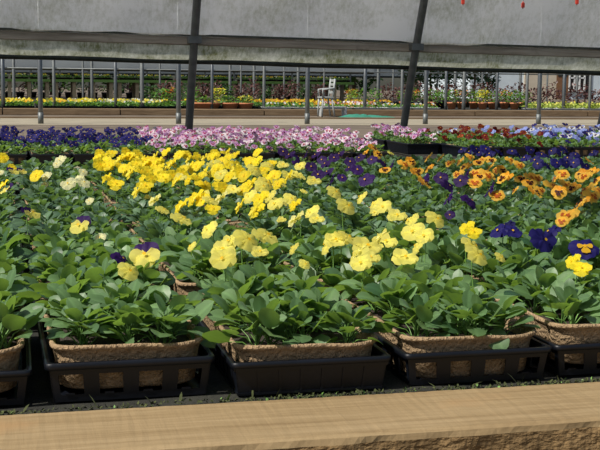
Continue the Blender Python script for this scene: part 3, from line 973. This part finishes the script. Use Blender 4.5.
# third tunnel roof, out of view, added to darken its tables and the background
def tunnel_shade_roof(ya, yb, xa, xb, ze, rise, lab):
    prof = [((ya + yb) / 2 - (yb - ya) / 2 * math.cos(PI * i / 24), ze + rise * math.sin(PI * i / 24) ** .8) for i in range(25)]
    b = along(xa, xb, prof, 'far_film', 50, .01)
    struct(b.build('roof'), lab, 'roof')
tunnel_shade_roof(28.0, 43.9, -5, 15.0, 1.9, 2.6, 'pale polythene roof of the third tunnel, added out of view to shade the tables')

# far side curtain of that tunnel
e = empty('roll_up_curtain', (0, 0, 0))
b = along(-3, 8.5, [(27.0, .86), (26.98, 1.0), (27.0, 1.5), (26.9, 2.2)], 'far_film', 60, .01); b.build('film', e)
b = MB(); b.tube([(-3, 27.0, .84), (8.5, 27.0, .84)], .03, 'dark_pipe', 8); b.build('roller_pipe', e)
tag(e, 'pale side curtain on a dark pipe at the far side of the neighbouring tunnel', 'curtain')
b = MB(); b.tube([(-3, 21.12, .80), (15, 21.12, .80)], .012, 'dull_steel', 6)
tag(b.build('cross_rail'), 'thin horizontal rail joining the slim posts over the distant bench', 'rail')

# distant bench: timber front in lengths, dark bed
xs = [-2.5, at_y(2, 20.9), at_y(120, 20.9), at_y(264, 20.9), at_y(475, 20.9), at_y(588, 20.9), 14.5]
nm = ['past the left edge', 'below the yellow pansies, left length', 'from the yellow pansies to the terracotta bowls', 'from the bowls to behind the green tarpaulin', 'right of the green tarpaulin', 'at the right edge']
for i in range(6):
    tag(sleeper(xs[i] + .01, xs[i + 1] - .01, 20.86, 20.98, 0, .115, 'old_wood', .004, 20).build('timber_sleeper'), 'brown timber front of the distant bench, ' + nm[i], 'timber', 'timber fronts of the distant bench')
b = MB(); b.box(-2.5, 14.5, 20.99, 24.2, 0, .09, 'weed_mat')
tag(b.build('bench_bed'), 'dark bed of the distant bench beyond the path', 'bench bed')

def small_flat(tray, leafm, flowers, nleaf=70, nfl=16, h=.09):
    """a far-off flat of bedding plants in one mesh, 0.54 x 0.30 m"""
    b = MB()
    b.loft_rect([(.245, .125, 0), (.268, .145, .055), (.272, .148, .06), (.262, .140, .06), (.255, .135, .045)], tray, .015, 2, capt=True)
    for i in range(nleaf):
        b.leaf((U(-.25, .25), U(-.13, .13), .045 + U(0, h * .6)), U(0, 6.28), U(.1, 1.2), U(.05, .08), U(.03, .05), leafm, .7, U(-.4, .4), R(), 3, 2)
    for i in range(nfl):
        k = random.choice(flowers)
        c = Vector((U(-.26, .26), U(-.14, .14), .05 + h + U(-.015, .02)))
        a = U(-1.2, 1.2) - PI / 2; d = Vector((math.cos(a) * .8, math.sin(a) * .8, .6)).normalized()
        sx = d.cross(Vector((0, 0, 1))).normalized(); sy = sx.cross(d)
        r = U(.018, .027)
        ctr = b.vert(c - d * .004)
        ring = [b.vert(c + sx * math.cos(2 * PI * q / 10) * r * (1 + .18 * math.cos(5 * 2 * PI * q / 10)) + sy * math.sin(2 * PI * q / 10) * r) for q in range(10)]
        for q in range(10):
            b.face((ctr, ring[q], ring[(q + 1) % 10]), P_(k))
    return b.mesh('pansy_flat')

SF = {
 'yellow': ([small_flat('black_plastic', 'leaf_far', ['bright_yellow', 'bright_yellow', 'pale_yellow', 'gold_eye'], 90, 18, .10) for _ in range(3)], 'yellow pansies'),
 'whiteyellow': ([small_flat('black_plastic', 'leaf_far', ['cream', 'bright_yellow', 'white', 'pale_yellow'], 90, 18, .10) for _ in range(3)], 'white and yellow pansies'),
 'green': ([small_flat('black_plastic', 'leaf_far', ['bright_yellow'], 90, 2, .12) for _ in range(2)], 'green bedding plants'),
 'orange': ([small_flat('black_plastic', 'leaf_far', ['orange', 'amber', 'bright_yellow'], 60, 22, .11) for _ in range(2)], 'orange and yellow flowers'),
 'whitetray': ([small_flat('white_plastic', 'leaf_far', ['white', 'pale_yellow', 'orange'], 40, 14, .07) for _ in range(2)], 'pale flowers in white tray'),
 'coral': ([small_flat('terracotta', 'leaf_far', ['rust', 'orange', 'blush', 'pink', 'white'], 40, 20, .08) for _ in range(2)], 'coral and pink flowers'),
 'whitegreen': ([small_flat('white_plastic', 'leaf_far', ['white', 'pale_yellow'], 70, 6, .07) for _ in range(2)], 'leafy plants in white tray'),
 'lime': ([small_flat('white_plastic', 'leaf_lime', ['pale_yellow'], 110, 6, .09) for _ in range(2)], 'lime foliage in white tray'),
}
FROW = ['front', 'second', 'third', 'fourth', 'rear']
for r in range(5):
    Y = 21.20 + .36 * r
    n = 0
    for c in range(22):
        x = -.35 + .575 * c
        px = px_of((x, Y, .1))[0]
        if px < 158:
            k = 'yellow' if (px < 70 and R() < .75) or R() < .35 else 'whiteyellow'
        elif px < 200: k = 'green' if r else None
        elif px < 252: k = None if r < 2 else 'green'
        elif px < 318: k = 'whitetray' if r == 0 else 'orange'
        elif px < 384: k = ['whitetray', 'coral', 'coral', 'orange', 'green'][r]
        elif px < 430: k = 'whitetray' if r == 0 else 'whitegreen' if r == 1 else None
        elif px < 530: k = None
        else: k = 'lime' if r < 4 else 'green'
        if not k or (r >= 3 and 150 < px < 228) or (r == 4 and 340 < px < 384): continue
        n += 1
        me, nmk = SF[k]
        o = link_mesh('pansy_flat' if k in ('yellow', 'whiteyellow') else 'bedding_flat', random.choice(me), None, (x + U(-.01, .01), Y + U(-.01, .01), .091), U(-.03, .03))
        tag(o, 'distant flat of %s, %s row of distant bench, %s from left' % (nmk, FROW[r], ORD[n - 1]), 'flower flat', 'flats on the distant bench')

def bush(b, c, rx, ry, rz, n, mat, ls=.07, lw=.5):
    for i in range(n):
        u = U(-1, 1); a = U(0, 6.28); q = R() ** .4; s = math.sqrt(1 - u * u)
        p = (c[0] + rx * q * s * math.cos(a), c[1] + ry * q * s * math.sin(a), c[2] + rz * q * u)
        b.leaf(p, a + U(-.8, .8), U(-.4, 1.2), ls * U(.7, 1.3), ls * lw, mat, .6, U(-.6, .6), R(), 3, 2)

def potted(name, potm, leafm, pr, ph, fw, fh, lab, cat, grp, loc, flw=None, oval=1.0, n=90, ls=.06):
    e = empty(name, loc)
    b = MB(); b.lathe([(pr * .72, 0), (pr * .93, ph * .8), (pr, ph * .82), (pr, ph), (pr * .9, ph), (pr * .86, ph * .85)], potm, 18, (0, 0, 0), oval, 1.0); b.build('pot', e)
    b = MB(); bush(b, (0, 0, ph + fh * .42), fw * oval, fw, fh * .55, n, leafm, ls); b.build('foliage', e)
    if flw:
        b = MB()
        for i in range(22):
            bush(b, (U(-fw, fw) * .8 * oval, U(-fw, fw) * .8, ph + fh * U(.5, .95)), .012, .012, .012, 3, P_(random.choice(flw)), .035, .8)
        b.build('blossom', e)
    tag(e, lab, cat, grp)
    return e

bw = [(206, 1.75, 'wide terracotta bowl of seedlings, leftmost of three on the distant bench'), (230, 1.0, 'terracotta bowl of seedlings, middle of three on the distant bench'),
      (245.5, .92, 'terracotta bowl with pale and yellow blooms, rightmost of three on the distant bench')]
for px, ov, lab in bw:
    potted('terracotta_bowl', 'terracotta', 'leaf_far', .165, .13, .15, .13, lab, 'bowl', 'terracotta bowls on the distant bench', (at_y(px, 21.25), 21.25, .091), ['pale_yellow', 'bright_yellow'] if px > 240 else None, ov, 120, .05)
PP = [(161, 'leaf_far', 'terracotta'), (168, 'leaf_far', 'terracotta'), (181, 'leaf_dark', 'terracotta'), (193, 'leaf_far', 'terracotta'), (219, 'leaf_lime', 'terracotta'),
      (352, 'leaf_lime', 'terracotta'), (360, 'leaf_far', 'terracotta'), (375, 'leaf_far', 'terracotta'), (404, 'leaf_far', 'terracotta'), (416, 'leaf_far', 'black_plastic'), (432, 'leaf_far', 'terracotta'), (441, 'leaf_far', 'black_plastic'),
      (452, 'leaf_far', 'terracotta'), (462, 'leaf_dark', 'terracotta'), (474, 'leaf_far', 'terracotta'), (483, 'leaf_lime', 'terracotta'), (493, 'leaf_far', 'terracotta'), (505, 'leaf_far', 'terracotta'), (515, 'leaf_far', 'terracotta'), (524, 'leaf_far', 'terracotta')]
for i, (px, lm, pm) in enumerate(PP):
    Y = 22.7 + .25 * (i % 3)
    potted('potted_plant', pm, lm, .10, .14, .15, .26, '%s plant in a %s pot on the distant bench, %s pot from the left' % ({'leaf_far': 'bushy green', 'leaf_dark': 'dark green', 'leaf_lime': 'yellow-green'}[lm],
           'terracotta' if pm == 'terracotta' else 'black', ORD[i]), 'plant', 'potted plants on the distant bench', (at_y(px, Y), Y, .091), ['rust', 'orange'] if i % 4 == 1 else (['bright_yellow'] if lm == 'leaf_lime' else None), 1.0, 80, .07)

# low potted shrubs behind the distant bench
j = 0
for px in list(range(150, 330, 13)) + list(range(388, 606, 11)):
    Y = 25.2 + .4 * (j % 2)
    plum = px > 330 or j % 3 != 0
    potted('potted_shrub', 'black_plastic', 'leaf_plum' if plum else 'leaf_dark',   .13, .2, .155, .34 + .07 * (j % 3), '%s shrub in black pot behind the distant bench, %s %s from the left' % (
        'reddish-brown' if plum else 'dark green', 'left run,' if px < 330 else 'right run,', ORD[j if px < 330 else j - 14]), 'shrub', 'potted shrubs behind the distant bench', (at_y(px, Y), Y, 0.0), None, 1.0, 110, .08)
    j += 1

# display tables far behind, with greenery on top
for t in range(6):
    x0 = at_y(-12, 38) + 1.98 * t
    e = empty('display_table', (x0 + .95, 38.6, 0))
    b = MB(); b.box(-.95, .95, -.6, .6, .56, .62, 'old_wood'); b.build('table_top', e)
    b = MB(); b.box(-.95, .95, -.63, -.6, .54, .625, 'stem'); b.build('edge_strip', e)
    for lx in (-.85, -.3, .3, .85):
        for ly in (-.5, .5):
            b = MB(); b.box(lx - .055, lx + .055, ly - .055, ly + .055, 0, .56, 'pale_wood'); b.build('leg', e)
    tag(e, 'green-edged display table on pale legs far behind, %s from the left' % ORD[t], 'table', 'display tables far behind')
    for q in range(3):
        for rr in range(2):
            k = ['green', 'whiteyellow', 'green', 'yellow', 'green', 'whiteyellow'][(t * 2 + q + rr) % 6]
            o = link_mesh('bedding_flat', random.choice(SF[k][0]), None, (x0 + .95 + (q - 1) * .6, 38.6 - .35 + rr * .6, .621), 0)
            tag(o, 'flat of %s on %s table far behind, %s %s' % (SF[k][1], ORD[t], ['front', 'back'][rr], ['left', 'middle', 'right'][q]), 'flower flat', 'flats on the display tables')
# potted shrubs under and beside the tables give the brown undergrowth
for i in range(26):
    px = 8 + i * 12.2
    Y = 39.6 + .5 * (i % 3)
    plum = i % 3
    potted('potted_shrub', 'black_plastic', ['leaf_dark', 'leaf_plum', 'leaf_far'][plum], .15, .2, .25, .3, '%s potted shrub behind the display table legs, %s from the left' % (['dark', 'brownish', 'green'][plum], ORD[min(i, 25)]),
           'shrub', 'potted shrubs behind the tables', (at_y(px, Y), Y, 0), None, 1.0, 50, .11)

# third tunnel side and hedge closing the view
e = empty('roll_up_curtain', (0, 0, 0))
b = along(-6, 18.2, [(44.0, .86), (44.0, 1.2), (43.9, 2.6)], 'far_film', 50, .02); b.build('film', e)
b = MB(); b.tube([(-6, 44, .84), (18.2, 44, .84)], .035, 'dark_pipe', 8); b.build('roller_pipe', e)
tag(e, 'pale film side of the third tunnel behind the display tables', 'curtain')
for i in range(16):
    post(2 + i * 29, 43.7, .04, 'dull_steel', 2.0, 'thin post of the third tunnel behind the tables, %s from the left' % ORD[i], 'posts of the third tunnel')
for i in range(7):
    b = MB(); bush(b, (0, 0, 1.6), 1.38, 1.0, 1.7, 900, 'leaf_dark', .28, .6)
    o = b.build('hedge_bush', None, (-4.5 + 3.15 * i, 48.5, 0))
    b = MB(); b.tube([(0, 0, -.02), (0, 0, 1.6)], .08, 'bark', 8); b.build('trunk', o)
    tag(o, 'dark hedge bush closing the view behind the third tunnel, %s from the left' % ORD[i], 'hedge', 'hedge bushes')
# trees at the right in front of the house
for i, (px, Y, w, h) in enumerate(((412, 33.5, .38, 1.45), (430, 34.5, .42, 1.5), (448, 33, .35, 1.5), (474, 32, .5, 1.7), (487, 34, .35, 1.3))):
    e = empty('small_tree', (at_y(px, Y), Y, 0))
    b = MB(); b.tube([(0, 0, -.02), (.02, 0, h * .4), (0, .02, h * .7)], [.035, .03, .02], 'bark', 8); b.build('trunk', e)
    b = MB(); bush(b, (0, 0, h * .62), w, w, h * .40, 420, 'leaf_dark', .12); b.build('crown', e)
    tag(e, ['young tree just right of the leaning hoop, far behind', 'young tree second right of the leaning hoop, far behind', 'slim dark young tree left of the bushy one before the pale house', 'bushy dark young tree before the pale house', 'small dark tree right of the bushy one before the house'][i], 'tree')

# pale house at the right
xa, xb2 = at_y(470, 46), 34
e = empty('house', (xa, 46, 0))
w = xb2 - xa
b = MB(); b.box(0, w, 0, 6, 0, 4.2, 'render_wall'); b.build('wall', e)
ux = lambda px: at_y(px, 45.95) - xa
b = MB(); b.box(ux(524), ux(556), -.06, .02, 0, 3, 'render_beige'); b.build('wall_panel', e)
b = MB(); b.box(ux(556), ux(568), -.06, .02, 0, 2.1, 'door_brown'); d = b.build('door', e)
b = MB(); b.box(ux(557.5), ux(566.5), -.075, -.05, .95, 1.9, 'dark_glass'); b.build('pane', d)
b = MB()
x0, x1 = ux(569), ux(584)
b.box(x0, x1, -.05, .02, .35, 2.0, 'dark_glass'); wn = b.build('window', e)
b = MB()
for k in range(4):
    xx = x0 + (x1 - x0) * k / 3
    b.box(xx - .03, xx + .03, -.10, -.04, .35, 2.0, 'white_plastic')
for k in range(4):
    zz = .35 + 1.65 * k / 3
    b.box(x0, x1, -.10, -.04, zz - .03, zz + .03, 'white_plastic')
b.build('window_frame', wn)
b = MB(); b.box(ux(585), ux(590), -.06, .02, 0, 2.0, 'dark_glass'); b.build('window', e)
b = MB(); ids = [b.vert(p) for p in ((-.4, -.5, 4.2), (w + .4, -.5, 4.2), (w + .4, 6.5, 4.2), (-.4, 6.5, 4.2), (-.4, 3, 6.4), (w + .4, 3, 6.4))]
for q in ((0, 1, 5, 4), (2, 3, 4, 5), (0, 4, 3), (1, 2, 5), (0, 3, 2, 1)): b.face([ids[i] for i in q], 'slate', smooth=False)
b.build('roof', e)
tag(e, 'pale blue rendered house with white-barred window beyond the nursery', 'house')

# ------------------------------------------------------------------ white chair, low table, tarpaulin, hose on the path side
def bar(b, pts, r, mat='white_plastic'):
    b.tube(pts, r, mat, 8)
cx = at_y(326, 20.3)
e = empty('garden_chair', (cx, 20.3, 0)); e.scale = (.82, .82, .86)
b = MB(); b.box(-.14, .13, -.19, .19, .385, .415, 'chair_paint'); b.build('seat', e)
b = MB()
for y in (-.17, .17):
    bar(b, [(.11, y, .40), (.13, y, .55), (.15, y, .78)], .022, 'chair_paint')
for k in range(4):
    b.box(.115 + k * .011, .145 + k * .011, -.17, .17, .48 + k * .08, .53 + k * .08, 'chair_paint')
b.build('backrest', e)
for x, y in ((-.11, -.16), (-.11, .16), (.09, -.16), (.09, .16)):
    b = MB(); bar(b, [(x, y, .39), (x * 1.1 + .02 * (x > 0), y * 1.05, .2), (x * 1.15 + .05 * (x > 0), y * 1.1, 0)], .02, 'chair_paint'); b.build('leg', e)
for y in (-.19, .19):
    b = MB(); bar(b, [(.13, y, .58), (-.02, y, .57), (-.12, y, .56), (-.12, y, .40)], .018, 'chair_paint'); b.build('armrest', e)
tag(e, 'white garden chair standing before the distant bench, left of the green tarpaulin', 'chair')
tx = at_y(334, 20.55)
e = empty('low_bench', (tx, 20.60, 0))
b = MB(); b.box(-.27, .24, -.10, .10, .15, .175, 'white_plastic'); b.build('bench_top', e)
for x in (-.24, .21):
    for y in (-.08, .08):
        b = MB(); b.box(x - .02, x + .02, y - .02, y + .02, 0, .15, 'white_plastic'); b.build('leg', e)
tag(e, 'low white bench on thin legs behind the white chair', 'bench')
# tarpaulin: a low heap of folded sheet
b = MB()
nx, ny = 60, 20
cx = at_y(368, 19.3)
g = []
for j in range(ny + 1):
    row = []
    for i in range(nx + 1):
        u, v = 2 * i / nx - 1, 2 * j / ny - 1
        h = max(0, 1 - abs(u) ** 2.2) ** .6 * max(0, 1 - abs(v) ** 2) ** .5
        z = .010 + .062 * h * (0.75 + .25 * math.sin(u * 9 + v * 3) + .15 * math.sin(v * 14 + u * 5)) * (1.15 if u < 0 else .8)
        row.append(b.vert((u * .50, v * .28 * (1 - .25 * abs(u)), z)))
    g.append(row)
for j in range(ny):
    for i in range(nx):
        b.face((g[j][i], g[j][i + 1], g[j + 1][i + 1], g[j + 1][i]), 'tarp')
# underside rim down to the ground
rim = [g[0][i] for i in range(nx + 1)] + [g[j][nx] for j in range(1, ny + 1)] + [g[ny][i] for i in range(nx - 1, -1, -1)] + [g[j][0] for j in range(ny - 1, 0, -1)]
low = [b.vert((b.v[i][0], b.v[i][1], 0.0)) for i in rim]
for i in range(len(rim)):
    k = (i + 1) % len(rim)
    b.face((rim[i], low[i], low[k], rim[k]), 'tarp')
tag(b.build('folded_tarpaulin', None, (cx, 19.3, 0.0)), 'folded sea-green tarpaulin lying on the ground before the distant bench', 'tarpaulin')
b = MB()
xA, xB = at_y(310, 19.2), at_y(348, 19.2)
b.tube([(xA + (xB - xA) * i / 20, 19.2 + .05 * math.sin(i * .7), .014) for i in range(21)], .014, 'hose', 6)
tag(b.build('garden_hose'), 'dark hose lying on the ground left of the green tarpaulin', 'hose')

# ------------------------------------------------------------------ light
w = bpy.data.worlds.new('world'); scene.world = w; w.use_nodes = True
nt = w.node_tree
bg = nt.nodes['Background']
sky = nt.nodes.new('ShaderNodeTexSky'); sky.sky_type = 'NISHITA'; sky.sun_disc = False
SUN = Vector((-.62, -.22, .80)).normalized()
sky.sun_elevation = math.asin(SUN.z)
sky.sun_rotation = math.atan2(SUN.x, SUN.y)
sky.air_density = 1.2; sky.dust_density = 2.5; sky.ozone_density = 1.0
nt.links.new(sky.outputs[0], bg.inputs['Color'])
bg.inputs['Strength'].default_value = 0.078
sd = bpy.data.lights.new('sun', 'SUN'); sd.energy = 5.4; sd.angle = math.radians(0.6); sd.color = (1.0, .955, .87)
so = bpy.data.objects.new('sun', sd); col.objects.link(so)
so.rotation_euler = SUN.to_track_quat('Z', 'Y').to_euler(); so.location = (-8, 4, 12)

vs = scene.view_settings
vs.view_transform = 'Standard'; vs.look = 'None'; vs.exposure = 0.16; vs.gamma = 1.0; vs.use_curve_mapping = False
scene.render.film_transparent = False
for lab, os_ in SEEN.items():
    if len(os_) > 1: print('DUP', lab, len(os_))
    n = len(lab.split())
    if n < 4 or n > 16: print('WORDS', n, lab)
